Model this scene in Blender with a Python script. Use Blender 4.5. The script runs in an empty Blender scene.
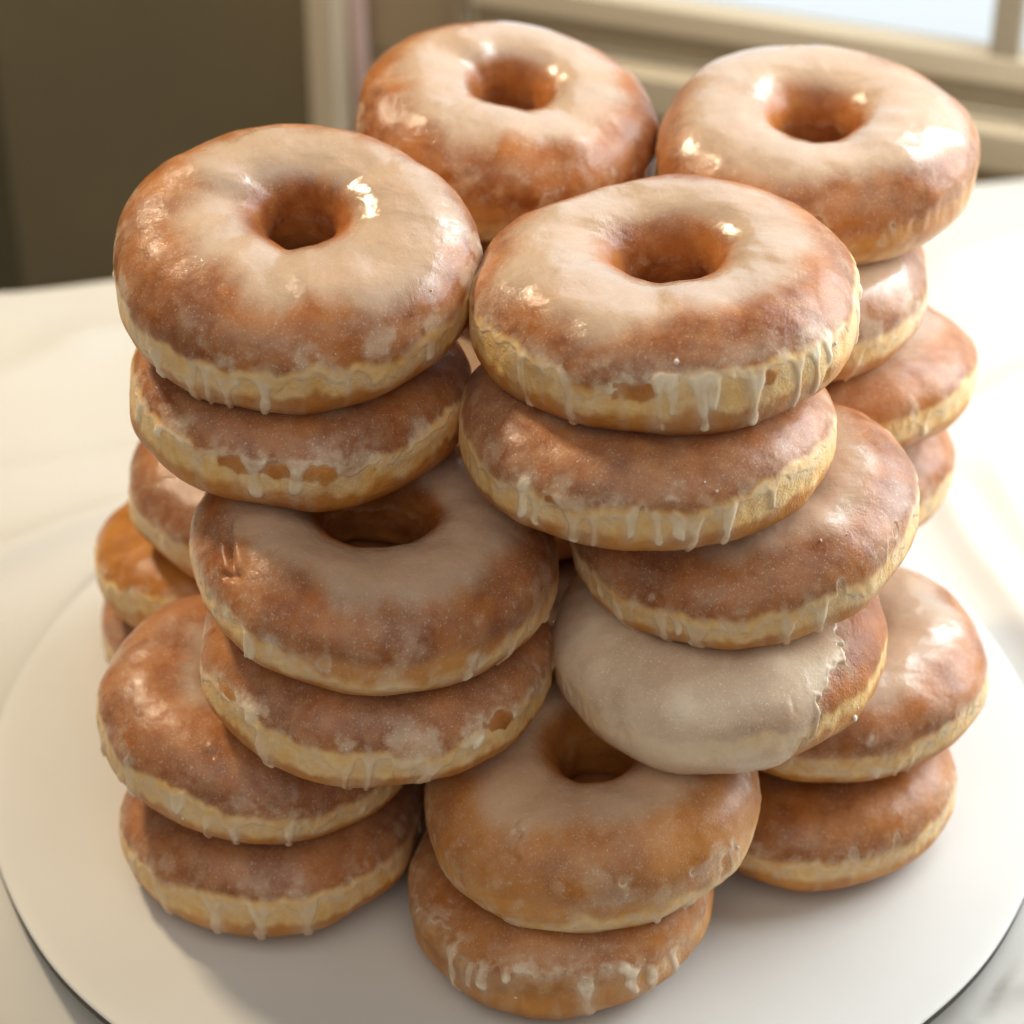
import bpy, math, random
import numpy as np

S = bpy.context.scene
COL = S.collection
MM = 0.001
PI = math.pi

# ------------------------------------------------------------------ helpers
def empty(name, loc, rot=(0, 0, 0)):
    o = bpy.data.objects.new(name, None)
    o.location = [c * MM for c in loc]
    o.rotation_euler = rot
    o.empty_display_size = 0.02
    COL.objects.link(o)
    return o

def tag(o, label=None, cat=None, group=None, kind=None):
    if label: o['label'] = label
    if cat: o['category'] = cat
    if group: o['group'] = group
    if kind: o['kind'] = kind
    return o

def mesh_obj(name, verts, faces, mat, parent=None, attrs=None, smooth=True):
    """verts (n,3) in mm, faces (m,4) or list of polygons"""
    me = bpy.data.meshes.new(name)
    verts = np.asarray(verts, dtype=np.float32) * MM
    if isinstance(faces, np.ndarray):
        nf, k = faces.shape
        me.vertices.add(len(verts)); me.vertices.foreach_set('co', verts.ravel())
        me.loops.add(nf * k); me.loops.foreach_set('vertex_index', faces.astype(np.int32).ravel())
        me.polygons.add(nf)
        me.polygons.foreach_set('loop_start', (np.arange(nf) * k).astype(np.int32))
        me.update(calc_edges=True)
    else:
        me.from_pydata([tuple(v) for v in verts], [], faces)
        me.update()
    if smooth:
        me.polygons.foreach_set('use_smooth', np.ones(len(me.polygons), dtype=bool))
    for an, av in (attrs or {}).items():
        a = me.attributes.new(an, 'FLOAT', 'POINT')
        a.data.foreach_set('value', np.asarray(av, dtype=np.float32).ravel())
    me.materials.append(mat)
    me.validate()
    o = bpy.data.objects.new(name, me)
    COL.objects.link(o)
    if parent is not None:
        o.parent = parent
    return o

def box_mesh(x0, x1, y0, y1, z0, z1, bev=0.0):
    import bmesh
    bm = bmesh.new()
    bmesh.ops.create_cube(bm, size=1)
    for v in bm.verts:
        v.co = ((x0 if v.co.x < 0 else x1), (y0 if v.co.y < 0 else y1), (z0 if v.co.z < 0 else z1))
    if bev > 0:
        bmesh.ops.bevel(bm, geom=list(bm.edges), offset=bev, segments=3, affect='EDGES', profile=0.5)
    bm.verts.index_update()
    vs = [tuple(v.co) for v in bm.verts]
    fs = [[v.index for v in f.verts] for f in bm.faces]
    bm.free()
    return vs, fs

# ------------------------------------------------------------------ noise
_rng = np.random.RandomState(7)
_perm = np.concatenate([_rng.permutation(256)] * 3)
_g = _rng.normal(size=(256, 3)); _g /= np.linalg.norm(_g, axis=1)[:, None]

def perlin(x, y, z):
    xi = np.floor(x).astype(int); yi = np.floor(y).astype(int); zi = np.floor(z).astype(int)
    xf, yf, zf = x - xi, y - yi, z - zi
    u = xf ** 3 * (xf * (xf * 6 - 15) + 10); v = yf ** 3 * (yf * (yf * 6 - 15) + 10); w = zf ** 3 * (zf * (zf * 6 - 15) + 10)
    xi &= 255; yi &= 255; zi &= 255
    def g(dx, dy, dz):
        h = _perm[_perm[_perm[xi + dx] + yi + dy] + zi + dz]
        gr = _g[h]
        return gr[..., 0] * (xf - dx) + gr[..., 1] * (yf - dy) + gr[..., 2] * (zf - dz)
    def l(a, b, t): return a + t * (b - a)
    return 1.5 * l(l(l(g(0, 0, 0), g(1, 0, 0), u), l(g(0, 1, 0), g(1, 1, 0), u), v),
                   l(l(g(0, 0, 1), g(1, 0, 1), u), l(g(0, 1, 1), g(1, 1, 1), u), v), w)

def fbm(p, scale, seed, octv=3, gain=0.5):
    """p = (x,y,z) arrays in mm, scale = feature size in mm"""
    o = 0; a = 1.0; f = 1.0 / scale
    for k in range(octv):
        o = o + a * perlin(p[0] * f + seed * 17.3 + 40 + k * 9.1, p[1] * f + seed * 5.7 + 60, p[2] * f - seed * 3.1 + 80)
        a *= gain; f *= 2.03
    return o

def sstep(a, b, x):
    t = np.clip((x - a) / (b - a), 0, 1)
    return t * t * (3 - 2 * t)

# ------------------------------------------------------------------ materials
def new_mat(name):
    m = bpy.data.materials.new(name); m.use_nodes = True
    nt = m.node_tree
    for n in list(nt.nodes): nt.nodes.remove(n)
    out = nt.nodes.new('ShaderNodeOutputMaterial')
    b = nt.nodes.new('ShaderNodeBsdfPrincipled')
    nt.links.new(b.outputs[0], out.inputs[0])
    return m, nt, b

class NB:
    """small node-building helper"""
    def __init__(s, nt): s.nt = nt
    def lk(s, a, b): s.nt.links.new(a, b)
    def val(s, sock, v):
        if hasattr(v, 'is_output'): s.lk(v, sock)
        else: sock.default_value = v
    def math(s, op, a, b=0.0, clamp=False):
        n = s.nt.nodes.new('ShaderNodeMath'); n.operation = op; n.use_clamp = clamp
        s.val(n.inputs[0], a); s.val(n.inputs[1], b); return n.outputs[0]
    def ramp(s, x, a, b, c=0.0, d=1.0):
        n = s.nt.nodes.new('ShaderNodeMapRange'); n.interpolation_type = 'SMOOTHSTEP'
        s.val(n.inputs[0], x); n.inputs[1].default_value = a; n.inputs[2].default_value = b
        s.val(n.inputs[3], c); s.val(n.inputs[4], d); return n.outputs[0]
    def mix(s, f, a, b, mode='MIX'):
        n = s.nt.nodes.new('ShaderNodeMix'); n.data_type = 'RGBA'; n.blend_type = mode
        s.val(n.inputs[0], f)
        for sock, v in ((n.inputs[6], a), (n.inputs[7], b)):
            if hasattr(v, 'is_output'): s.lk(v, sock)
            else: sock.default_value = (v[0], v[1], v[2], 1)
        return n.outputs[2]
    def attr(s, name):
        n = s.nt.nodes.new('ShaderNodeAttribute'); n.attribute_name = name; return n.outputs['Fac']
    def noise(s, vec, scale, detail=3, rough=0.55, w=None, dist=0.0):
        n = s.nt.nodes.new('ShaderNodeTexNoise'); n.noise_dimensions = '4D' if w is not None else '3D'
        s.lk(vec, n.inputs['Vector']); n.inputs['Scale'].default_value = scale
        n.inputs['Detail'].default_value = detail; n.inputs['Roughness'].default_value = rough
        n.inputs['Distortion'].default_value = dist
        if w is not None: s.lk(w, n.inputs['W'])
        return n.outputs['Fac']
    def bump(s, h, strength, dist, normal=None):
        n = s.nt.nodes.new('ShaderNodeBump'); n.inputs['Strength'].default_value = strength
        n.inputs['Distance'].default_value = dist; s.lk(h, n.inputs['Height'])
        if normal is not None: s.lk(normal, n.inputs['Normal'])
        return n.outputs[0]
    def obj(s):
        return s.nt.nodes.new('ShaderNodeTexCoord').outputs['Object']
    def rnd(s):
        o = s.nt.nodes.new('ShaderNodeObjectInfo').outputs['Random']
        return s.math('MULTIPLY', o, 37.0)

TOP_BROWN = (0.44, 0.143, 0.029)
TOP_DARK = (0.26, 0.070, 0.015)
BOT_GOLD = (0.66, 0.285, 0.048)
PALE = (0.92, 0.645, 0.295)
SUGAR = (0.69, 0.535, 0.39)
SUGAR_WHITE = (0.92, 0.79, 0.59)

def pastry_material(name, glazed):
    m, nt, b = new_mat(name); n = NB(nt)
    P = n.obj(); w = n.rnd()
    big = n.noise(P, 70, 3, 0.55, w); mid = n.noise(P, 260, 4, 0.6, w); fine = n.noise(P, 1500, 3, 0.65, w)
    pale = n.attr('pale'); fry = n.attr('fry'); film = n.attr('film')
    brown = n.mix(n.ramp(big, 0.36, 0.66), TOP_DARK, TOP_BROWN)
    gold = n.mix(n.ramp(big, 0.35, 0.65), (0.52, 0.19, 0.030), BOT_GOLD)
    crust = n.mix(fry, gold, brown)
    crust = n.mix(n.ramp(mid, 0.38, 0.72, 0.0, 0.25), crust, (0.62, 0.29, 0.08))
    palec = n.mix(n.ramp(mid, 0.35, 0.7), (0.82, 0.475, 0.145), PALE)
    pm = n.math('ADD', pale, n.math('MULTIPLY', n.math('SUBTRACT', mid, 0.5), 0.30))
    dough = n.mix(n.ramp(pm, 0.18, 0.72), crust, palec)
    # translucent sugar film over the dough: its thickness sets how much dough shows through
    fm = n.math('ADD', film, n.math('MULTIPLY', n.math('SUBTRACT', fine, 0.5), 0.30 if glazed else 0.22))
    fm = n.math('ADD', fm, n.math('MULTIPLY', n.math('SUBTRACT', mid, 0.5), 0.16))
    grain = n.noise(P, 1700, 2, 0.6, w)                     # loose sugar crystals
    fm = n.math('ADD', fm, n.ramp(grain, 0.58, 0.68, 0.0, 0.40 if glazed else 0.20))
    rough_part = n.math('SUBTRACT', 1.0, n.math('MULTIPLY', n.attr('pool'), 0.85)) if glazed else 1.0
    fm = n.math('ADD', film, n.math('MULTIPLY', n.math('SUBTRACT', fm, film), rough_part))
    fm = n.math('MULTIPLY', fm, n.ramp(film, 0.0, 0.12), True)
    sug = n.mix(n.attr('white'), SUGAR, SUGAR_WHITE)
    col = n.mix(fm, dough, sug)
    n.lk(col, b.inputs['Base Color'])
    b.inputs['Subsurface Weight'].default_value = 0.08
    b.inputs['Subsurface Radius'].default_value = (1.0, 0.45, 0.2)
    b.inputs['Subsurface Scale'].default_value = 0.0022
    b.inputs['IOR'].default_value = 1.46
    crack = n.noise(P, 520, 5, 0.7, w, 0.6)
    if glazed:
        pool = n.attr('pool')
        r = n.math('ADD', n.ramp(crack, 0.35, 0.7, -0.06, 0.10), n.ramp(pool, 0.1, 0.8, 0.38, 0.12))
        n.lk(r, b.inputs['Roughness'])
        n.lk(n.ramp(pool, 0.05, 0.7, 0.22, 1.0), b.inputs['Coat Weight'])
        n.lk(n.ramp(pool, 0.1, 0.8, 0.32, 0.5), b.inputs['Specular IOR Level'])
        b.inputs['Coat Roughness'].default_value = 0.10
        wr = n.noise(P, 170, 4, 0.6, w, 1.2)
        h = n.math('ADD', n.math('MULTIPLY', crack, 0.6), n.math('MULTIPLY', fine, 0.30))
        h = n.math('MULTIPLY', h, n.ramp(pool, 0.1, 0.9, 1.0, 0.35))
        nb = n.bump(h, 0.36, 0.0007, n.bump(wr, 0.10, 0.0022))
        n.lk(nb, b.inputs['Normal']); n.lk(nb, b.inputs['Coat Normal'])
    else:
        n.lk(n.ramp(mid, 0.3, 0.7, 0.34, 0.6), b.inputs['Roughness'])
        h = n.math('ADD', n.math('MULTIPLY', mid, 1.0), n.math('MULTIPLY', fine, 0.35))
        n.lk(n.bump(h, 0.55, 0.0014), b.inputs['Normal'])
    return m

M_DOUGH = pastry_material('fried_dough', False)
M_GLAZE = pastry_material('sugar_glaze', True)

def plain(name, col, rough=0.5, col2=None, scale=20, bump=0.0, bscale=200, bdist=0.001, spec=0.5, metal=0.0):
    m, nt, b = new_mat(name); n = NB(nt)
    P = n.obj()
    t = n.noise(P, scale, 4, 0.6)
    c = n.mix(n.ramp(t, 0.3, 0.7), col, col2 or col)
    n.lk(c, b.inputs['Base Color'])
    b.inputs['Roughness'].default_value = rough
    b.inputs['Specular IOR Level'].default_value = spec
    b.inputs['Metallic'].default_value = metal
    if bump:
        n.lk(n.bump(n.noise(P, bscale, 4, 0.6), bump, bdist), b.inputs['Normal'])
    return m
LIGHT_WIN, LIGHT_LEFT, LIGHT_FRONT, WORLD, EXPO, FSTOP = 7.8, 5.6, 10.2, 0.08, 0.20, 9.2
# x, y, z of the centre (mm), tilt about x and y (rad), outer radius and half height (mm)
POSE = {
    'A1': (-56.1, 5.519, 163.5, 0.1649, 0.0299, 47.85, 16.56),
    'A2': (-56.31, -2.163, 129.9, 0.0077, 0.0506, 44.62, 14.18),
    'B1': (38.71, -8.493, 159.8, -0.0450, -0.0500, 49.92, 15.7),
    'B2': (33.88, -22.89, 132.1, -0.0360, -0.0101, 48.52, 14.43),
    'C1': (-1.277, 90.13, 157.1, 0.0720, 0.1250, 43.73, 15.87),
    'C2': (-1.761, 88.79, 125.7, 0.1077, 0.0475, 39.96, 15.23),
    'D1': (84.96, 73.51, 157.8, 0.0422, -0.0094, 45.6, 15.2),
    'D2': (73.76, 58.26, 128, 0.0299, 0.0034, 43.9, 14.82),
    'E1': (-37.13, -35.29, 101, -0.0046, 0.0740, 47.69, 14.44),
    'E2': (-36.75, -42.31, 72.89, 0.0059, 0.0453, 45.98, 14.52),
    'F1': (59.53, -22.75, 103.7, 0.0241, -0.1432, 46.36, 14.43),
    'F2': (53.86, -39.38, 73.54, -0.0148, -0.0544, 44.89, 14.41),
    'G1': (93.12, 54.02, 97.57, -0.1260, -0.0348, 40.48, 14),
    'G2': (86.34, 57.06, 67.87, -0.0362, 0.0614, 43.82, 14.65),
    'H1': (-66.88, 39.85, 71.26, 0.0414, -0.0032, 43.77, 14.84),
    'I1': (-86.76, 42.31, 40.6, -0.1382, -0.0159, 38.65, 13.42),
    'I2': (-81.57, 45.4, 13.54, -0.0831, -0.0372, 43.74, 13.94),
    'J1': (-69.5, -35.25, 46.44, 0.0721, 0.1080, 43.69, 14.73),
    'J2': (-66.97, -41.68, 14.34, -0.0205, -0.0376, 41.98, 14.51),
    'K1': (19.75, -64.51, 42.65, 0.0260, -0.0760, 43.79, 16),
    'K2': (12.14, -70.95, 14.05, -0.0219, -0.0945, 41.8, 14.35),
    'L1': (88.14, -15.55, 44.32, -0.0525, -0.0869, 42.87, 14.68),
    'L2': (81.7, -25.28, 14.27, -0.0189, -0.0041, 43.1, 14.54),
    'N1': (4, 22, 14, 0.0000, 0.0000, 42, 14),
    'N2': (5, 25, 42.5, 0.0000, 0.0000, 41, 14.2),
    'N3': (12, 44, 71, 0.0000, 0.0000, 37, 14.2),
    'N4': (4, 52, 99, 0.0000, 0.0000, 40, 14.2),
}
CAM = (2646.8, -6.0334, -583.32, 518.44, 0.63682, -0.0092752, -5.9743e-05)
# how each doughnut was glazed: v in degrees (0 waist, 90 crown), u in degrees (270 faces the camera, 0 right)
OPTS = {
 'A1': dict(hole_off=(1, 6.5), seed=11, edge=-4, pool=58, pool_mod=[(0, 55, -14), (200, 50, 25)], frost=0.5, drip_a=0.68, ndrip=9, edge_mod=[(225, 14, -6)],
            drips=[(239, 10, 1.5), (251, 11, 1.4), (263, 12, 1.4), (226, 5, 1.6), (318, 3, 0.9)],
            gouges=[(95, 60, 13, 0.8, 0.5, 0.1)], band=20, crumbs=[(285, 30, .3), (325, 45, .35)]),
 'A2': dict(seed=12, hole_off=(-9, -8), lift=[(90, 9)], edge=12, pool=75, frost=0.5, windows=[(268, 15, 16, 2.6)], drips=[(258, 7, 1.6), (272, 5, 1.3), (205, 5, 1.1)], ndrip=5, band=18, band_c=-5),
 'B1': dict(hole_off=(1, 7), seed=13, edge=8, pool=60, pool_mod=[(180, 60, -10), (300, 50, 12)], frost=0.40, ndrip=9,
            drips=[(221, 12, 1.2), (238, 12, 1.5), (277, 13, 0.9, 5.5), (268, 5, 0.8), (292, 13, 1.6), (306, 12, 1.1), (313, 10, 1.0), (345, 10, 1.8)],
            windows=[(257, 13, 5.5, 2.2), (295, 9, 2.5, 1.8)], band=24, band_c=-8, crumbs=[(270, 38, 0.75), (322, 12, .5)], gouges=[(318, -12, 2.2, 1.0, 1.0, 1.2)]),
 'B2': dict(seed=14, dent=[(345, 0.6)], edge=6, pool=95, frost=0.42, thin=0.26, ndrip=4,
            drips=[(244, 10, 1.2, 5), (262, 5, .8), (270, 7, .7), (281, 14, 1.2), (292, 13, 1.2), (276, 4, 1.4), (228, 5, 1)], windows=[(243, 12, 4.5, 2.0)], band=25, band_c=-9,
            crumbs=[(285, 40, .45), (288, 30, .4), (250, 35, .35)]),
 'C1': dict(hole_off=(0, 4.5), seed=15, edge=-44, pool=58, pool_mod=[(180, 50, -8)], frost=0.28, thin=0.14, ndrip=5, band=14, band_c=-32,
            drips=[(262, 10, 2.6), (290, 5, 1.4), (250, 4, 1.6)], gouges=[(250, 25, 5, 1.2, .5, .5)]),
 'C2': dict(seed=16, edge=0),
 'D1': dict(pale_k=0.5, hole_off=(0, 1.5), seed=17, vmin=-89, dent=[(330, 0.5), (290, -1.5)], wob=1.4, edge=-56, pool=48, frost=0.18, thin=0.20, ndrip=3, band=13, band_c=-45, edge_mod=[(345, 22, 36)],
            gouges=[(96, 62, 2.4, 0.9, 1.2, 0.5), (335, 0, 7, 0.9, 0.7, 1.2)]),
 'D2': dict(seed=18, edge=-2, frost=0.45, thin=0.3, band=22),
 'E1': dict(hole_off=(0, 4), pale_k=0.75, seed=19, edge=-16, pool=62, pool_a=0.86, frost=0.30, thin=0.22, ndrip=4, hole=0.25, band=15, band_c=-26,
            gouges=[(205, 52, 9, 1.1, 2.2, -0.30), (216, 38, 3.5, 1.2, 1.2, 0.6)], crumbs=[(20, 85, .8), (300, -15, .35)], drips=[(232, 3, 1.2)], edge_mod=[(205, 25, 14)]),
 'E2': dict(hole_off=(4, -12), seed=20, edge=0, pool=100, frost=0.55, thin=0.24, ndrip=3, drips=[(288, 17, 2.2), (262, 15, 1.1), (234, 9, 2.2), (269, 14, .8)],
            windows=[(316, 20, 3.4, 2.2), (308, 24, 1.6, 1.8), (215, 22, 5, 1.4)], band=24, band_c=-12, crumbs=[(262, 20, .35)]),
 'F1': dict(seed=21, edge=-4, pool=64, frost=0.15, thin=0.24, ndrip=3, band=22, band_c=-16,
            drips=[(222, 12, 1.3), (238, 13, 1.3), (250, 14, 2.4), (280, 12, 1.2), (292, 11, 1.0)], crumbs=[(300, 60, .5), (310, 55, .35)]),
 'F2': dict(seed=22, edge=-58, pool=20, thick=0.74, frost=0.05, ndrip=2, coat=0.45, bead=0.18, band=11, band_c=-16, holes=1.2,
            edge_pts=[(0, 70), (40, 70), (110, 0), (180, -58), (278, -52), (287, -25), (296, 12), (310, 38), (330, 60), (350, 70), (360, 70)], gouges=[(292, 34, 2.2, 0.8, 0.3, 1.4)], crumbs=[(318, -14, 1.3), (320, -6, .7)], drip_a=.5),
 'G1': dict(seed=23, edge=-6, pool=58, frost=0.15, band=20, band_c=-18),
 'G2': dict(seed=24, edge=-6, frost=0.25, band=20, band_c=-16),
 'H1': dict(seed=25, pool=125, edge=2, frost=0.35, thin=0.26, band=20, band_c=-10),
 'N1': dict(seed=41), 'N2': dict(seed=42), 'N3': dict(seed=43), 'N4': dict(seed=44),
 'I1': dict(seed=27, edge=4, pool=125, thin=0.03, frost=0.02, fry_k=0.35, band=18, ndrip=2),
 'I2': dict(seed=28, edge=-6, pool=100, frost=0.3),
 'J1': dict(seed=29, edge=-2, pool=92, thin=0.24, frost=0.35, ndrip=4, drips=[(222, 6, 1.4), (243, 3, 1.3), (255, 12, 1.0), (265, 13, 1.1), (285, 11, .9), (200, 6, 1.4)],
            band=23, band_c=-12, gouges=[(250, 62, 1.6, 1.0, .7, 0)], crumbs=[(246, -8, .9), (228, 8, .5)]),
 'J2': dict(seed=30, edge=2, pool=110, thin=0.26, frost=0.4, ndrip=4, drips=[(250, 12, 1.7), (268, 13, 1.9), (286, 13, 1.7), (226, 9, 1.5), (206, 9, 1.3)], band=23, band_c=-14),
 'K1': dict(hole_off=(2, 7), pale_k=0.75, fry_k=0.55, seed=31, dent=[(235, 0.8), (318, 0.6), (275, -0.6)], edge=-30, pool=66, pool_a=0.75, thin=0.22, frost=0.34, ndrip=4, band=16, band_c=-34,
            windows=[(320, -4, 2.2, 3.0), (236, -22, 5.5, 2.0)], drips=[(306, 6, 1.1), (240, 4, 1)], gouges=[(236, 64, 1.4, 1.1, 0.9, 0), (240, 45, 1.0, .8, .5, 0)],
            crumbs=[(326, 5, .5), (300, -30, .5)]),
 'K2': dict(pale_k=0.35, fry_k=0.7, hole_off=(0, -12), seed=32, edge=22, pool=110, thin=0.24, frost=0.45, ndrip=2, holes=0.5, drips=[(278, 25, 1.9), (224, 20, 1.3), (304, 19, 1.3), (315, 15, 1.1), (240, 6, 1.2), (294, 7, 1.4, 4)],
            band=13, band_c=-4, crumbs=[(252, 0, .6), (287, -10, .35)], edge_mod=[(320, 22, -22)]),
 'L1': dict(seed=33, edge=-12, pool=50, frost=0.12, thin=0.20, band=16, band_c=-24),
 'L2': dict(pale_k=0.8, fry_k=0.8, seed=34, edge=-2, pool=100, thin=0.16, frost=0.12, band=20, band_c=-14, holes=0.45),
}
LABELS = {
 'A1': 'large glazed doughnut on top of the left front stack with three white drips',
 'A2': 'doughnut under the top left one with a bare orange patch along its glaze edge',
 'B1': 'big top doughnut of the front right stack with long drips and a white crumb',
 'B2': 'frosted doughnut squeezed directly under the top doughnut with long drips',
 'C1': 'glossy doughnut on top of the back left stack with a shiny right side',
 'C2': 'shaded doughnut mostly hidden under the glossy back left top doughnut',
 'D1': 'doughnut topping the back right stack with a wide hole, in front of the window',
 'D2': 'small visible doughnut end under the back right top doughnut',
 'E1': 'grey glazed doughnut with a cracked fold at its left edge, in the middle left stack',
 'E2': 'doughnut with a broad pale band directly beneath the cracked grey glazed doughnut',
 'F1': 'shiny doughnut in the right middle tier resting on the white iced doughnut',
 'F2': 'doughnut thickly covered in cream white icing with a bare brown right end',
 'G1': 'blurred doughnut bulging out at far right below the back right stack top',
 'G2': 'blurred doughnut at far right between the bulging one and the shiny lower right one',
 'H1': 'blurred mauve doughnut at far left below the left top stack with pale lower band',
 'N1': 'shadowed bottom doughnut in the middle of the pile on the board',
 'N2': 'shadowed doughnut in the middle of the pile, second up from the board',
 'N3': 'shadowed doughnut in the middle of the pile, glimpsed beside the white iced one',
 'N4': 'shadowed doughnut in the middle of the pile, just under the top tier',
 'I1': 'bare orange blurred doughnut at the far left edge of the pile',
 'I2': 'blurred bottom doughnut under the bare orange one at far left on the board',
 'J1': 'wide brown doughnut, upper of the two in the lower left stack',
 'J2': 'bottom doughnut of the lower left stack casting its shadow on the board',
 'K1': 'frosty doughnut with a small dark pit, upper of the two at the front centre',
 'K2': 'orange streaked bottom doughnut at the front centre, nearest the camera on the board',
 'L1': 'doughnut with a bright window reflection, upper of the two in the lower right stack',
 'L2': 'plain brown bottom doughnut of the lower right stack on the board',
}
# ------------------------------------------------------------------ doughnut
GROUP = 'glazed doughnuts stacked on the cake board'
RR = 19.0

class Doughnut:
    def __init__(s, R, h, seed, opt):
        s.R, s.h, s.seed, s.o = R, h, seed, opt
        s.a = R - RR
        s.ri = opt.get('hole', 0.215) * R
        s.wi = s.a - s.ri
        s.rs = np.random.RandomState(seed)
        r = s.rs.uniform(-1, 1, 8)
        s.hole_off = opt.get('hole_off', (2.2 * r[0], 2.2 * r[1]))
        s.lift = list(opt.get('lift', ())) + [(r[2] * 180, 1.3 * r[3]), (r[4] * 180, 1.3 * r[5])]
        s.ri *= 1 + 0.14 * r[6]; s.wi = s.a - s.ri; s.oval = 0.10 * r[7]

    def surf(s, u, v):
        cu, su = np.cos(u), np.sin(u); cv, sv = np.cos(v), np.sin(v)
        out = cv >= 0
        e = np.where(sv > 0, np.where(out, 0.92, 0.80), 0.80)
        Z = s.h * np.sign(sv) * np.abs(sv) ** e
        # the widest line sits a little below the middle and the crown is domed
        rho = s.a + np.where(out, RR * np.sign(cv) * np.abs(cv) ** 0.94, s.wi * np.sign(cv) * np.abs(cv) ** 0.86)
        # gentle funnel at the hole
        rho = rho + np.where((~out) & (sv > 0), -0.0, 0.0)
        p0 = (rho * cu, rho * su, Z)
        w = s.o.get('wob', 1.25)
        # slow irregularities of a hand-cut, risen ring
        ang = (cu * 40, su * 40, 0 * u + s.seed * 7.0)
        lowr = fbm(ang, 42, s.seed + 1, 2)
        lowh = fbm(ang, 36, s.seed + 2, 2)
        k = 1 + w * 0.036 * lowr
        hx, hy = s.hole_off
        inner = np.where(out, 0.0, np.clip(-cv, 0, 1))
        X = rho * k * cu * (1 + s.oval * inner) + hx * inner; Y = rho * k * su * (1 - s.oval * inner) + hy * inner
        Z = Z * (1 + w * 0.085 * lowh) 
        n1 = fbm(p0, 17, s.seed + 3, 2)
        n2 = fbm(p0, 5.5, s.seed + 4, 2)
        sq = w * (0.55 * n1 + 0.09 * n2)
        # seam round the waist where the two fried faces meet: a shallow crease with puckers
        vd = np.degrees(np.arctan2(sv, cv))
        seam = np.exp(-((vd - 1 - 7 * lowr) / 11.0) ** 2) * out
        pk = fbm((cu * s.R, su * s.R, Z * 0.35), 3.4, s.seed + 5, 2)
        sq = sq - seam * (0.48 + 0.26 * pk)
        for (gu, gv, gl, gw, gd, ga) in s.o.get('gouges', ()):   # folds and nicks: centre u,v (deg), half length, half width, depth (mm), direction
            du = (np.degrees(u) - gu + 180) % 360 - 180
            dx = np.radians(du) * rho; dy = (np.degrees(v) - gv) * 0.29
            ca, sa = math.cos(ga), math.sin(ga)
            lx = dx * ca + dy * sa; ly = -dx * sa + dy * ca
            q = np.exp(-(lx / gl) ** 4) 
            sq = sq - gd * q * np.exp(-(ly / gw) ** 2) + 0.45 * gd * q * (np.exp(-((ly - 2.2 * gw) / (1.6 * gw)) ** 2))
        nx = np.where(out, cv, cv); 
        X = X + sq * cv * cu; Y = Y + sq * cv * su; Z = Z + sq * sv
        for (ang_d, amt) in s.o.get('dent', ()):     # press in / pull out one side
            g = np.clip(np.cos(u - math.radians(ang_d)), 0, 1) ** 3
            X = X + amt * g * cu * np.clip(cv, 0, 1); Y = Y + amt * g * su * np.clip(cv, 0, 1)
        for (ang_d, amt) in s.lift:     # raise or sag one side
            g = np.clip(np.cos(u - math.radians(ang_d)), 0, 1) ** 2
            Z = Z + amt * g * rho / s.R
        return np.stack([X, Y, Z], -1)

    def grid_normal(s, P):
        """normals of a (u, v) grid that is closed in u"""
        du = np.roll(P, -1, 0) - np.roll(P, 1, 0)
        dv = np.gradient(P, axis=1)
        n = np.cross(du, dv)
        return n / (np.linalg.norm(n, axis=-1, keepdims=True) + 1e-9)

    def looks(s, u, v):
        """pale waist, crust side and sugar film at every point; f = mm inside the glaze edge"""
        o = s.o
        cu, su = np.cos(u), np.sin(u)
        vd = (np.degrees(v) + 90) % 360 - 90            # -90 underside, 0 waist, 90 crown, 180 hole
        rho = np.where(vd < 90, s.a + RR * np.cos(v), s.a + s.wi * np.cos(v))
        p = (rho * cu, rho * su, s.h * np.sin(v))
        ang = (cu * s.R, su * s.R, 0 * u)
        nb = fbm(ang, 30, s.seed + 11, 2); nc = fbm(ang, 9, s.seed + 12, 3); nd = fbm(ang, 3.6, s.seed + 19, 2); n3 = fbm(p, 6, s.seed + 13, 3)
        outer = sstep(105, 80, vd)
        # ---- glaze edge
        e0 = o.get('edge', 3.0) + 5 + 9 * nb + 8.5 * nc + 4.5 * nd
        if 'edge_pts' in o:                              # a glaze edge that runs at a different height on each side
            ep = o['edge_pts']; e0 = np.interp(np.degrees(u) % 360, [q[0] for q in ep], [q[1] for q in ep]) + 6 * nb + 13 * nc + 7 * nd
        for (c, half, amt) in o.get('edge_mod', ()):
            d = (np.degrees(u) - c + 180) % 360 - 180
            e0 = e0 + amt * sstep(half * 1.25, half * 0.75, np.abs(d))
        bw = o.get('band', 19) * 0.48
        bc = 0.5 * o.get('band_c', -7) + 9.5
        lo = bc - bw + 6 * nb + 5 * nc; hi = bc + bw + 8 * nb + 4 * nc
        if 'edge_pts' not in o:
            hi = 0.35 * hi + 0.65 * np.clip(e0 + 4, -26, 40) + 3 * nd
            lo = np.minimum(lo, hi - 15)
        pale = sstep(lo - 13, lo + 9, vd + 5 * nd) * sstep(hi + 16, hi - 7, vd + 4 * nd) * outer
        pale = pale * np.clip(0.92 + 0.35 * nb, 0, 1) * o.get('pale_k', 1.0)
        fry = sstep(-4, 14, vd + 6 * nb) * sstep(225, 190, vd) * o.get('fry_k', 1.0)
        fry = np.maximum(fry, 0.55 * sstep(lo - 12, lo - 34, vd + 5 * nc))
        f = (vd - e0) * 0.29 + 2.3 * n3
        inner = (o.get('inner_edge', 176) - vd) * 0.22 + 1.2 * n3
        f = np.minimum(f, inner)
        # bare windows in the glaze
        hol = fbm((p[0], p[1], p[2] * 0.8), 7.5, s.seed + 14, 2) - o.get('holes', 0.62) - 0.9 * sstep(24, 45, vd)
        f = np.minimum(f, -hol * 7.0)
        win = np.zeros_like(f)
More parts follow.
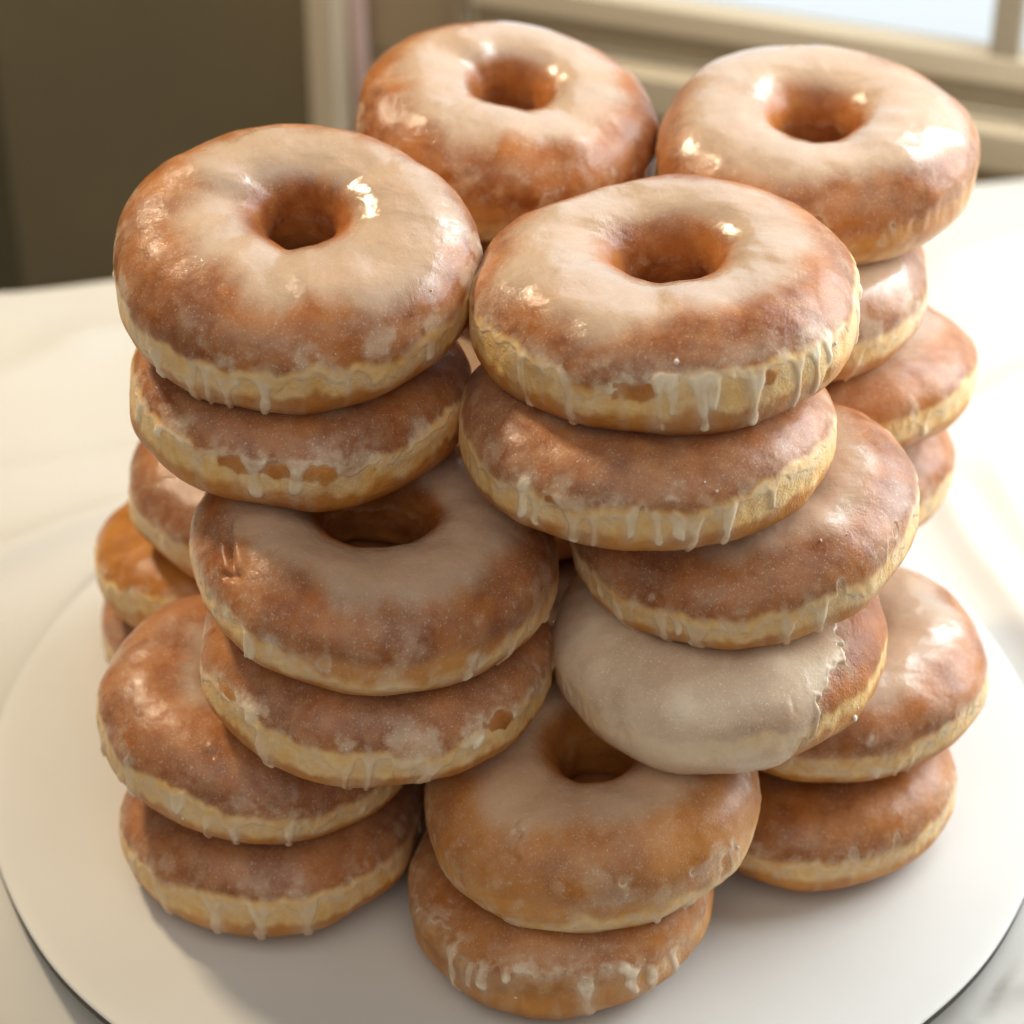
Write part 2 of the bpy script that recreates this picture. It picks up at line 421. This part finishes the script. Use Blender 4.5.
        for (hu, hv, ru, rv) in o.get('windows', ()):
            d = (np.degrees(u) - hu + 180) % 360 - 180
            dx = np.radians(d) * rho / ru; dy = (vd - hv) * 0.29 / rv
            wf = (np.sqrt(dx * dx + dy * dy) - 1 + 0.75 * n3 + 0.35 * nd) * min(ru, rv)
            f = np.minimum(f, wf); win = np.maximum(win, sstep(1.3, -0.9, wf + 0.5 * nd))
        drip = np.zeros_like(f) - 9; tip = np.zeros_like(f)
        for dd in s.drips():
            du_, ln, wd = dd[:3]; flare = dd[3] if len(dd) > 3 else 1.0 + 1.3 * wd
            base = e0 + 12
            d = (np.degrees(u) - du_ + 180) % 360 - 180
            wig = 0.5 * np.sin((vd) * 0.09 + du_)
            dx = np.radians(d) * s.R + wig
            sy = (base - vd) * 0.29
            L = ln + 12 * 0.29
            q = np.clip(sy, 0, L)
            dist = np.sqrt(dx * dx + (sy - q) ** 2)
            ww = wd * (0.66 + 0.34 * np.exp(-((L - q) / 1.5) ** 2) + 0.25 * np.sin(q * 0.8 + du_)) + flare * np.exp(-q / 4.2)
            fd = ww - dist
            drip = np.maximum(drip, fd)
            tip = np.maximum(tip, np.exp(-((L - sy) / 1.3) ** 2) * sstep(-0.3, 0.5, fd))
        kk = 1.1
        hh = np.clip(0.5 + 0.5 * (f - drip) / kk, 0, 1)
        f2 = drip * (1 - hh) + f * hh + kk * hh * (1 - hh)
        isdrip = (1 - hh) * sstep(2.2, -0.3, f)
        tip = tip * sstep(1.5, -0.5, f)
        # ---- opacity of the film
        pe = o.get('pool', 52) + 6
        pe = pe + 16 * nb + 7 * nc
        for (c, half, amt) in o.get('pool_mod', ()):
            d = (np.degrees(u) - c + 180) % 360 - 180
            pe = pe + amt * sstep(half * 1.3, half * 0.7, np.abs(d))
        nn = fbm(p, 20, s.seed + 15, 2, 0.35)
        pool = sstep(-13, 15, vd - pe + 9 * nn) * sstep(142, 116, vd + 6 * nn)
        pool = np.clip(pool * (0.96 + 0.10 * nn), 0, 1) * 0.80 * o.get('pool_a', 0.88)
        thin = 0.50 * o.get('thin', 0.20) + 0.07 * fbm(p, 11, s.seed + 16, 3) + 0.03 * n3
        fr = sstep(0.05, 0.6, fbm(p, 12, s.seed + 17, 4, 0.6)) * sstep(60, 25, vd) * 0.8 * o.get('frost', 0.30)
        rim = np.exp(-(np.clip(f2, 0, 9) / 1.1) ** 2) * 0.50 * np.clip(0.6 + nc, 0.1, 1)
        dr = isdrip * sstep(0.0, 1.3, drip) * o.get('drip_a', 0.54)
        film = thin + pool * (1 - thin)
        film = film + (1 - film) * np.clip(fr + rim + dr + 0.25 * tip, 0, 0.9)
        lace = sstep(0.02, 0.42, fbm(p, 4.6, s.seed + 21, 3, 0.6)) * np.exp(-((vd - e0 - 5) / 15) ** 2) * sstep(100, 70, vd)
        film = film + (1 - film) * 0.42 * lace
        film = np.clip(film, 0.03, 0.97)
        sheen = pool
        # sugar colour fades inside the hole, painting its walls darker like shade
        film = film * (1 - 0.6 * sstep(128, 152, vd))
        white = np.clip(isdrip * 0.35 + 1.6 * fr + rim + 0.15 * tip, 0, 1) * sstep(90, 60, vd)
        if o.get('thick'):
            cov = sstep(0.2, 1.6, f2)
            white = np.maximum(white, (0.70 + 0.25 * np.exp(-((f2 - 1.0) / 2.0) ** 2)) * cov)
            sheen = np.maximum(sheen * 0.3, cov * 0.3)
            film = np.maximum(film, cov * np.clip(o['thick'] + 0.30 * nn + 0.14 * fbm(p, 9, s.seed + 22, 3) + 0.06 * n3, 0, 0.97) * sstep(150, 125, vd))
        t = o.get('coat', 0.11) + 0.20 * pool + 0.06 * n3
        t = np.clip(t, 0.05, None) * sstep(0, 0.7, f2)
        t = t + (0.12 + o.get('bead', 0.0)) * np.exp(-((f2 - 0.7) / 0.7) ** 2) * sstep(0, 0.35, f2) * sstep(100, 70, vd)
        t = t + isdrip * np.sqrt(np.clip(drip, 0, 1.6)) * 0.30 + 0.28 * tip
        t = np.where(f2 < 0, np.maximum(f2 * 0.6, -0.45), np.maximum(t, f2 * 0.25 * (f2 < 0.2)))
        # sheer runs of syrup on the bare dough
        run = sstep(0.15, 0.7, fbm((cu * s.R, su * s.R, s.h * np.sin(v) * 0.22), 4.2, s.seed + 18, 2)) * sstep(-75, -30, vd)
        bare = 0.02 + 0.20 * run * sstep(60, 20, vd) + 0.50 * np.exp(np.clip(f2, -20, 0) / 2.0) * np.clip(0.75 + 0.8 * n3, 0, 1)
        bare = bare + 0.22 * lace
        bare = np.where(vd < 100, bare, 0.04) * (1 - 0.8 * win)
        pale = pale * (1 - win); fry = fry * (1 - 0.55 * win)
        return dict(pool=sheen, pale=pale, fry=fry, film=film, white=white, t=t, f=f2, bare=bare)

    def drips(s):
        if hasattr(s, '_dr'): return s._dr
        o = s.o; L = list(o.get('drips', ()))
        rs = np.random.RandomState(s.seed + 99)
        for k in range(o.get('ndrip', 7)):
            L.append((rs.uniform(0, 360), rs.uniform(0.2, 4.5) if rs.rand() < .65 else rs.uniform(5, 12), rs.uniform(0.4, 1.0)))
        s._dr = L
        return L

def grid_faces(nu, nv, closed_v):
    iu = np.arange(nu); jv = np.arange(nv if closed_v else nv - 1)
    I, J = np.meshgrid(iu, jv, indexing='ij')
    I2 = (I + 1) % nu; J2 = (J + 1) % nv
    return np.stack([I * nv + J, I2 * nv + J, I2 * nv + J2, I * nv + J2], -1).reshape(-1, 4)

def build_doughnut(key, label, cam_side=True, res=1.0):
    x, y, z, tx, ty, R, h = POSE[key]
    opt = OPTS.get(key, {})
    seed = opt.get('seed', sum(ord(c) * (i + 3) for i, c in enumerate(key)) % 97 + 3)
    D = Doughnut(R, h, seed, opt)
    # the Empty stands at the middle of the underside
    cxr, sxr, cyr, syr = math.cos(tx), math.sin(tx), math.cos(ty), math.sin(ty)
    off = np.array([0, 0, -h]); Y, Z = -sxr * off[2], cxr * off[2]; X, Z = syr * Z, cyr * Z
    root = empty('glazed_doughnut', (x + X, y + Y, z + Z), (tx, ty, 0))
    tag(root, label, 'doughnut', GROUP)
    # dough ring
    nu, nv = int(380 * res), int(150 * res)
    U, V = np.meshgrid(np.arange(nu) * 2 * PI / nu, np.arange(nv) * 2 * PI / nv - PI / 2, indexing='ij')
    Pd = D.surf(U, V); L = D.looks(U, V)
    Pd[..., 2] += h
    mesh_obj('dough', Pd.reshape(-1, 3), grid_faces(nu, nv, True), M_DOUGH, root,
             dict(pale=L['pale'], fry=L['fry'], film=L['bare'], white=np.full(L['bare'].shape, 0.2)))
    # glaze sheet with its drips, lying on the dough
    nu, nv = int(600 * res), int(190 * res)
    v0, v1 = math.radians(opt.get('vmin', -86)), math.radians(192)
    U, V = np.meshgrid(np.arange(nu) * 2 * PI / nu, v0 + np.arange(nv) * (v1 - v0) / (nv - 1), indexing='ij')
    L = D.looks(U, V)
    Pg = D.surf(U, V); NG = D.grid_normal(Pg)
    Pg = Pg + NG * L['t'][..., None]
    Pg[..., 2] += h
    F = grid_faces(nu, nv, False)
    keep = (L['f'].reshape(-1)[F] > -0.75).any(1)
    F = F[keep]
    used = np.unique(F); remap = np.zeros(nu * nv, dtype=np.int64); remap[used] = np.arange(len(used))
    g = mesh_obj('glaze', Pg.reshape(-1, 3)[used], remap[F], M_GLAZE, root,
                 {k: L[k].reshape(-1)[used] for k in ('pale', 'fry', 'film', 'white', 'pool')})
    # crumbs of dried sugar stuck on the glaze
    rs = np.random.RandomState(seed + 5)
    for (cu, cv, sz) in opt.get('crumbs', ()):
        ii = int(round(cu / 360 * nu)) % nu; jj = int(np.clip((math.radians(cv) - v0) / (v1 - v0) * (nv - 1), 0, nv - 1))
        c = Pg[ii, jj] + NG[ii, jj] * 0.15
        import bmesh
        bm = bmesh.new(); bmesh.ops.create_icosphere(bm, subdivisions=2, radius=sz * 0.8)
        sc = rs.uniform(0.5, 1.35, 3)
        vs = np.array([tuple(v.co) for v in bm.verts]); fs = [[v.index for v in f.verts] for f in bm.faces]; bm.free()
        vs = vs * sc * (1 + 0.35 * rs.normal(size=(len(vs), 1)) * 0.5) + c
        mesh_obj('sugar_crumb', vs, fs, M_CRUMB, g)
    return root
M_CRUMB = plain('sugar_crumb', (0.85, 0.78, 0.68), 0.4, (0.8, 0.7, 0.58), 900)
LOWRES = {'C2': .6, 'N1': .5, 'N2': .5, 'N3': .5, 'N4': .5, 'I2': .6, 'D2': .7, 'G2': .7, 'G1': .8, 'H1': .8, 'I1': .8}
SKIP = set()
for key in POSE:
    if key in SKIP: continue
    build_doughnut(key, LABELS[key], res=LOWRES.get(key, 1.0))

# ------------------------------------------------------------------ cake board
def disc(r, z0, z1, n=256, bev=0.5):
    prof = [(0, z0), (r - bev, z0), (r, z0 + bev), (r, z1 - bev), (r - bev, z1), (0, z1)]
    return prof
BX, BY, BR = 0.9, 5.5, 154.5
M_BOARD = plain('white_board_paper', (0.70, 0.685, 0.645), 0.55, (0.68, 0.665, 0.625), 25, 0.10, 90, 0.0006, 0.4)
M_EDGE = plain('board_edge', (0.05, 0.042, 0.036), 0.7, (0.10, 0.085, 0.07), 300)
board = empty('cake_board', (BX, BY, -4))
tag(board, 'round white cardboard cake board under the doughnuts', 'cake board')
n = 360; th = np.arange(n) * 2 * PI / n
rad = BR + 0.25 * np.sin(3 * th + 1) + 0.15 * np.sin(17 * th)
def ring(r, z): return np.stack([r * np.cos(th), r * np.sin(th), 0 * th + z], -1)
rings = [ring(rad * f, 4.0) for f in np.linspace(0.02, 0.97, 40)] + [ring(rad - 0.9, 4.0), ring(rad - 0.3, 3.85), ring(rad, 3.4)]
vs = np.concatenate(rings)
wob = fbm((vs[:, 0], vs[:, 1], 0 * vs[:, 0]), 60, 3, 2)
vs[:, 2] += 0.0
m = len(rings)
def ring_faces(m, n):
    I, J = np.meshgrid(np.arange(m - 1), np.arange(n), indexing='ij'); J2 = (J + 1) % n
    return np.stack([I * n + J, (I + 1) * n + J, (I + 1) * n + J2, I * n + J2], -1).reshape(-1, 4)
fs = [list(map(int, f[::-1])) for f in ring_faces(m, n)] + [list(range(n))]
mesh_obj('paper_top', vs, [f[::-1] for f in fs], M_BOARD, board)
rings = [ring(rad - 0.02, 3.38), ring(rad - 0.02, 0.9), ring(rad - 0.8, 0.3), ring(rad * 0.5, 0.3)]
mesh_obj('cardboard_edge', np.concatenate(rings), ring_faces(4, n), M_EDGE, board)

# ------------------------------------------------------------------ tablecloth on the table
EA = np.array([-191.0, 270.0]); EB = np.array([209.0, 352.0])
ed = (EB - EA) / np.linalg.norm(EB - EA); en = np.array([ed[1], -ed[0]])      # en points towards the camera
TL, TW = 1500.0, 760.0
edge_c = EA + ed * 203 - ed * 0
nx, ny = 700, 420
a = np.linspace(-TL / 2, TL / 2, nx); bb = np.linspace(-70, TW, ny)
A, B = np.meshgrid(a, bb, indexing='ij')
def crease(p, ang, off, wdt, hgt, per=0.0):
    ca, sa = math.cos(ang), math.sin(ang)
    d = -p[0] * sa + p[1] * ca - off + 3.0 * np.sin(p[0] * 0.02 + off)
    return hgt * np.exp(-(d / wdt) ** 2)
PX = edge_c[0] + ed[0] * A + en[0] * B; PY = edge_c[1] + ed[1] * A + en[1] * B
p = (PX, PY, 0 * PX)
Z = 2.4 * np.clip(fbm(p, 120, 31, 2), -1, 1) + 0.35 * fbm(p, 40, 33, 2)
left = sstep(-120, -175, PX); right = sstep(130, 185, PX)
FOLDS = [((-230, 52), (-120, 129), 4.5, 3.6), ((-260, 118), (-110, 165), 4.0, 1.8), ((-210, 190), (-120, 250), 6, 2.0), ((-215, 262), (-150, 225), 6, 2.2),
         ((135, 166), (260, 250), 5.0, 4.2), ((145, 140), (168, 30), 4.0, 3.2), ((165, 150), (185, 40), 5.0, 3.0), ((150, 225), (260, 262), 6, 2.4),
         ((160, 280), (260, 330), 6, 2.6), ((118, -90), (190, -62), 2.2, 1.6), ((110, -104), (190, -80), 2.5, 1.4), ((-190, -60), (-128, -112), 4, 2.2), ((-165, -105), (-135, -118), 3, 1.6)]
for (p0, p1, fw, fh) in FOLDS:                                            # sharp creases left from folding
    dx, dy = p1[0] - p0[0], p1[1] - p0[1]; ln = math.hypot(dx, dy); dx /= ln; dy /= ln
    al = (PX - p0[0]) * dx + (PY - p0[1]) * dy; ac = -(PX - p0[0]) * dy + (PY - p0[1]) * dx + 1.6 * np.sin(al * 0.05)
    Z += 1.25 * fh * np.exp(-np.abs(ac / (1.9 * fw)) ** 1.7) * sstep(-12, 12, al) * sstep(ln + 12, ln - 12, al)
rr = np.hypot(PX - BX, PY - BY)
Z = Z * sstep(BR - 8, BR + 6, rr) - 5.2
Z = np.where(rr < BR + 4, np.minimum(Z, -4.6), Z)
# and slopes away at the near side
sl_ = np.clip(-(PY + 45), 0, None)
Z = Z - 0.34 * sl_ ** 2 / (sl_ + 40)
# the cloth hangs over the far edge of the table
drop = np.clip(-B, 0, None)
Z = Z - np.where(drop > 0, drop * 4.5, 0) - 3 * sstep(6, 0, B)
back = np.where(drop > 0, 6 * np.sin(A * 0.05) * np.clip(drop / 30, 0, 1), 0)
PX2 = PX - en[0] * (np.where(drop > 0, -drop * 0.88 + 2, 0) + back); PY2 = PY - en[1] * (np.where(drop > 0, -drop * 0.88 + 2, 0) + back)
I, J = np.meshgrid(np.arange(nx - 1), np.arange(ny - 1), indexing='ij')
F = np.stack([I * ny + J, I * ny + J + 1, (I + 1) * ny + J + 1, (I + 1) * ny + J], -1).reshape(-1, 4)
M_CLOTH = plain('white_tablecloth', (0.63, 0.605, 0.55), 0.6, (0.63, 0.605, 0.55), 30, 0.12, 45, 0.002, 0.5)
cl = mesh_obj('tablecloth', np.stack([PX2, PY2, Z], -1).reshape(-1, 3), F, M_CLOTH)
tag(cl, 'creased white tablecloth spread under the cake board', 'tablecloth')

# ------------------------------------------------------------------ wall, panel, window
W0 = np.array([210.0, 392.0]); WA = math.atan(-0.36)
def wall_box(name, s0, s1, z0, z1, d0, d1, mat, parent, bev=1.0):
    vs, fs = box_mesh(s0, s1, -d1, -d0, z0, z1, bev)     # d: mm out of the wall towards the room
    return mesh_obj(name, np.array(vs), fs, mat, parent, smooth=False)
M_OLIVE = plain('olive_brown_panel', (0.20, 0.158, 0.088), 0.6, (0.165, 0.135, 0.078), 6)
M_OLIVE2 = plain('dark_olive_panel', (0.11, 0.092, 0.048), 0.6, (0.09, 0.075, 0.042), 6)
M_BEIGE = plain('beige_paint', (0.50, 0.39, 0.245), 0.5, (0.46, 0.36, 0.225), 6)
M_LIGHT = plain('light_beige_paint', (0.62, 0.52, 0.37), 0.45, (0.57, 0.48, 0.34), 6)
M_GREY = plain('grey_metal_frame_and_shade', (0.34, 0.28, 0.19), 0.45, (0.31, 0.255, 0.175), 6)
M_PINK = plain('pink_ribbon', (0.80, 0.60, 0.56), 0.5, (0.78, 0.57, 0.54), 20)
wall = empty('wall', (W0[0], W0[1], 0), (0, 0, WA)); tag(wall, kind='structure')
wall_box('wall_surface', -1300, 1300, -740, -19, -60, 0, M_BEIGE, wall, 0)
wall_box('wall_surface', -1300, -240, -17, 900, -60, 0, M_BEIGE, wall, 0)
wall_box('wall_surface', -236, 1300, 700, 900, -60, 0, M_BEIGE, wall, 0)
panel = empty('door_panel', (W0[0], W0[1], 0), (0, 0, WA))
tag(panel, 'dark olive brown door panel behind the table at left', 'door')
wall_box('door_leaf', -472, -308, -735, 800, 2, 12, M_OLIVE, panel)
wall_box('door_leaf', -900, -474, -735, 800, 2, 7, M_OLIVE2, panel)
wall_box('door_jamb', -306, -293, -735, 800, 2, 24, M_LIGHT, panel)
rib = empty('pink_strip', (W0[0], W0[1], 0), (0, 0, WA))
tag(rib, 'narrow pink strip hanging upright on the beige frame behind the pile', 'strip')
vs, fs = box_mesh(-293, -286, -9, -6, -140, 300, 0.6)
vs = np.array(vs); vs[:, 0] += -vs[:, 2] * 0.03 + 1
mesh_obj('ribbon', vs, fs, M_PINK, rib)
win = empty('window', (W0[0], W0[1], 0), (0, 0, WA))
tag(win, 'bright window with beige sill and grey frame at upper right', 'window')
wall_box('sill', -234, 900, -16, 2, 4, 22, M_LIGHT, win)
wall_box('groove_shade', -234, 900, 4, 17, 2, 8, M_GREY, win)  # grey strip, the shadow in the groove above the sill as colour
wall_box('frame', -234, 900, 19, 31, 2, 14, M_LIGHT, win)
wall_box('frame', -241, -236, -16, 680, 2, 12, M_GREY, win)
wall_box('mullion', -11, 1, 31, 680, 3, 13, M_GREY, win)
wall_box('mullion', 440, 455, 31, 680, 3, 13, M_GREY, win)
wall_box('frame', -234, 900, 680, 695, 2, 14, M_LIGHT, win)
mp, nt, b = new_mat('bright_window_glass')
b.inputs['Base Color'].default_value = (0.05, 0.055, 0.06, 1); b.inputs['Roughness'].default_value = 0.1
b.inputs['Emission Color'].default_value = (0.86, 0.94, 0.98, 1); b.inputs['Emission Strength'].default_value = 0.84
wall_box('pane', -235, 895, 29, 682, -6, -2, mp, win, 0)

# ------------------------------------------------------------------ light
def area(name, loc, target, sx, sy, power, col):
    L = bpy.data.lights.new(name, 'AREA'); L.shape = 'RECTANGLE'; L.size = sx * MM; L.size_y = sy * MM
    L.energy = power; L.color = col
    o = bpy.data.objects.new(name, L); COL.objects.link(o)
    o.location = [c * MM for c in loc]
    from mathutils import Vector
    d = Vector([(t - c) for t, c in zip(target, loc)])
    o.rotation_euler = d.to_track_quat('-Z', 'Y').to_euler()
    return o
wd = np.array([math.cos(WA), math.sin(WA)]); wn = np.array([wd[1], -wd[0]])
wc = W0 + wd * 225 + wn * 30
area('window_light', (wc[0], wc[1], 330), (0, 0, 60), 700, 440, LIGHT_WIN, (0.90, 0.96, 1.0))
area('room_light', (-500, 470, 760), (0, 0, 60), 110, 110, LIGHT_LEFT, (1.0, 0.82, 0.56))
area('front_fill', (-150, -900, 1300), (0, 0, 80), 2000, 1600, LIGHT_FRONT, (1.0, 0.94, 0.85))  # added unseen fill for room ambience, brightens the doughnut fronts
w = bpy.data.worlds.new('World'); S.world = w; w.use_nodes = True
w.node_tree.nodes['Background'].inputs[0].default_value = (1.0, 0.94, 0.86, 1)
w.node_tree.nodes['Background'].inputs[1].default_value = WORLD

# ------------------------------------------------------------------ camera
f, cx, cy, cz, pit, yaw, roll = CAM
cd = bpy.data.cameras.new('camera'); cam = bpy.data.objects.new('camera', cd); COL.objects.link(cam)
cam.location = (cx * MM, cy * MM, cz * MM)
cam.rotation_euler = (PI / 2 - pit, 0, yaw)
cd.sensor_width = 36; cd.sensor_fit = 'HORIZONTAL'
cd.lens = f * 36 / 1024
cd.clip_start = 0.01; cd.clip_end = 50
cd.dof.use_dof = True; cd.dof.focus_distance = 0.664; cd.dof.aperture_fstop = FSTOP
S.camera = cam
vs_ = S.view_settings
vs_.view_transform = 'Standard'; vs_.look = 'None'; vs_.gamma = 1; vs_.use_curve_mapping = False; vs_.exposure = EXPO
S.display_settings.display_device = 'sRGB'
S.cycles.use_denoising = True
S.cycles.max_bounces = 6
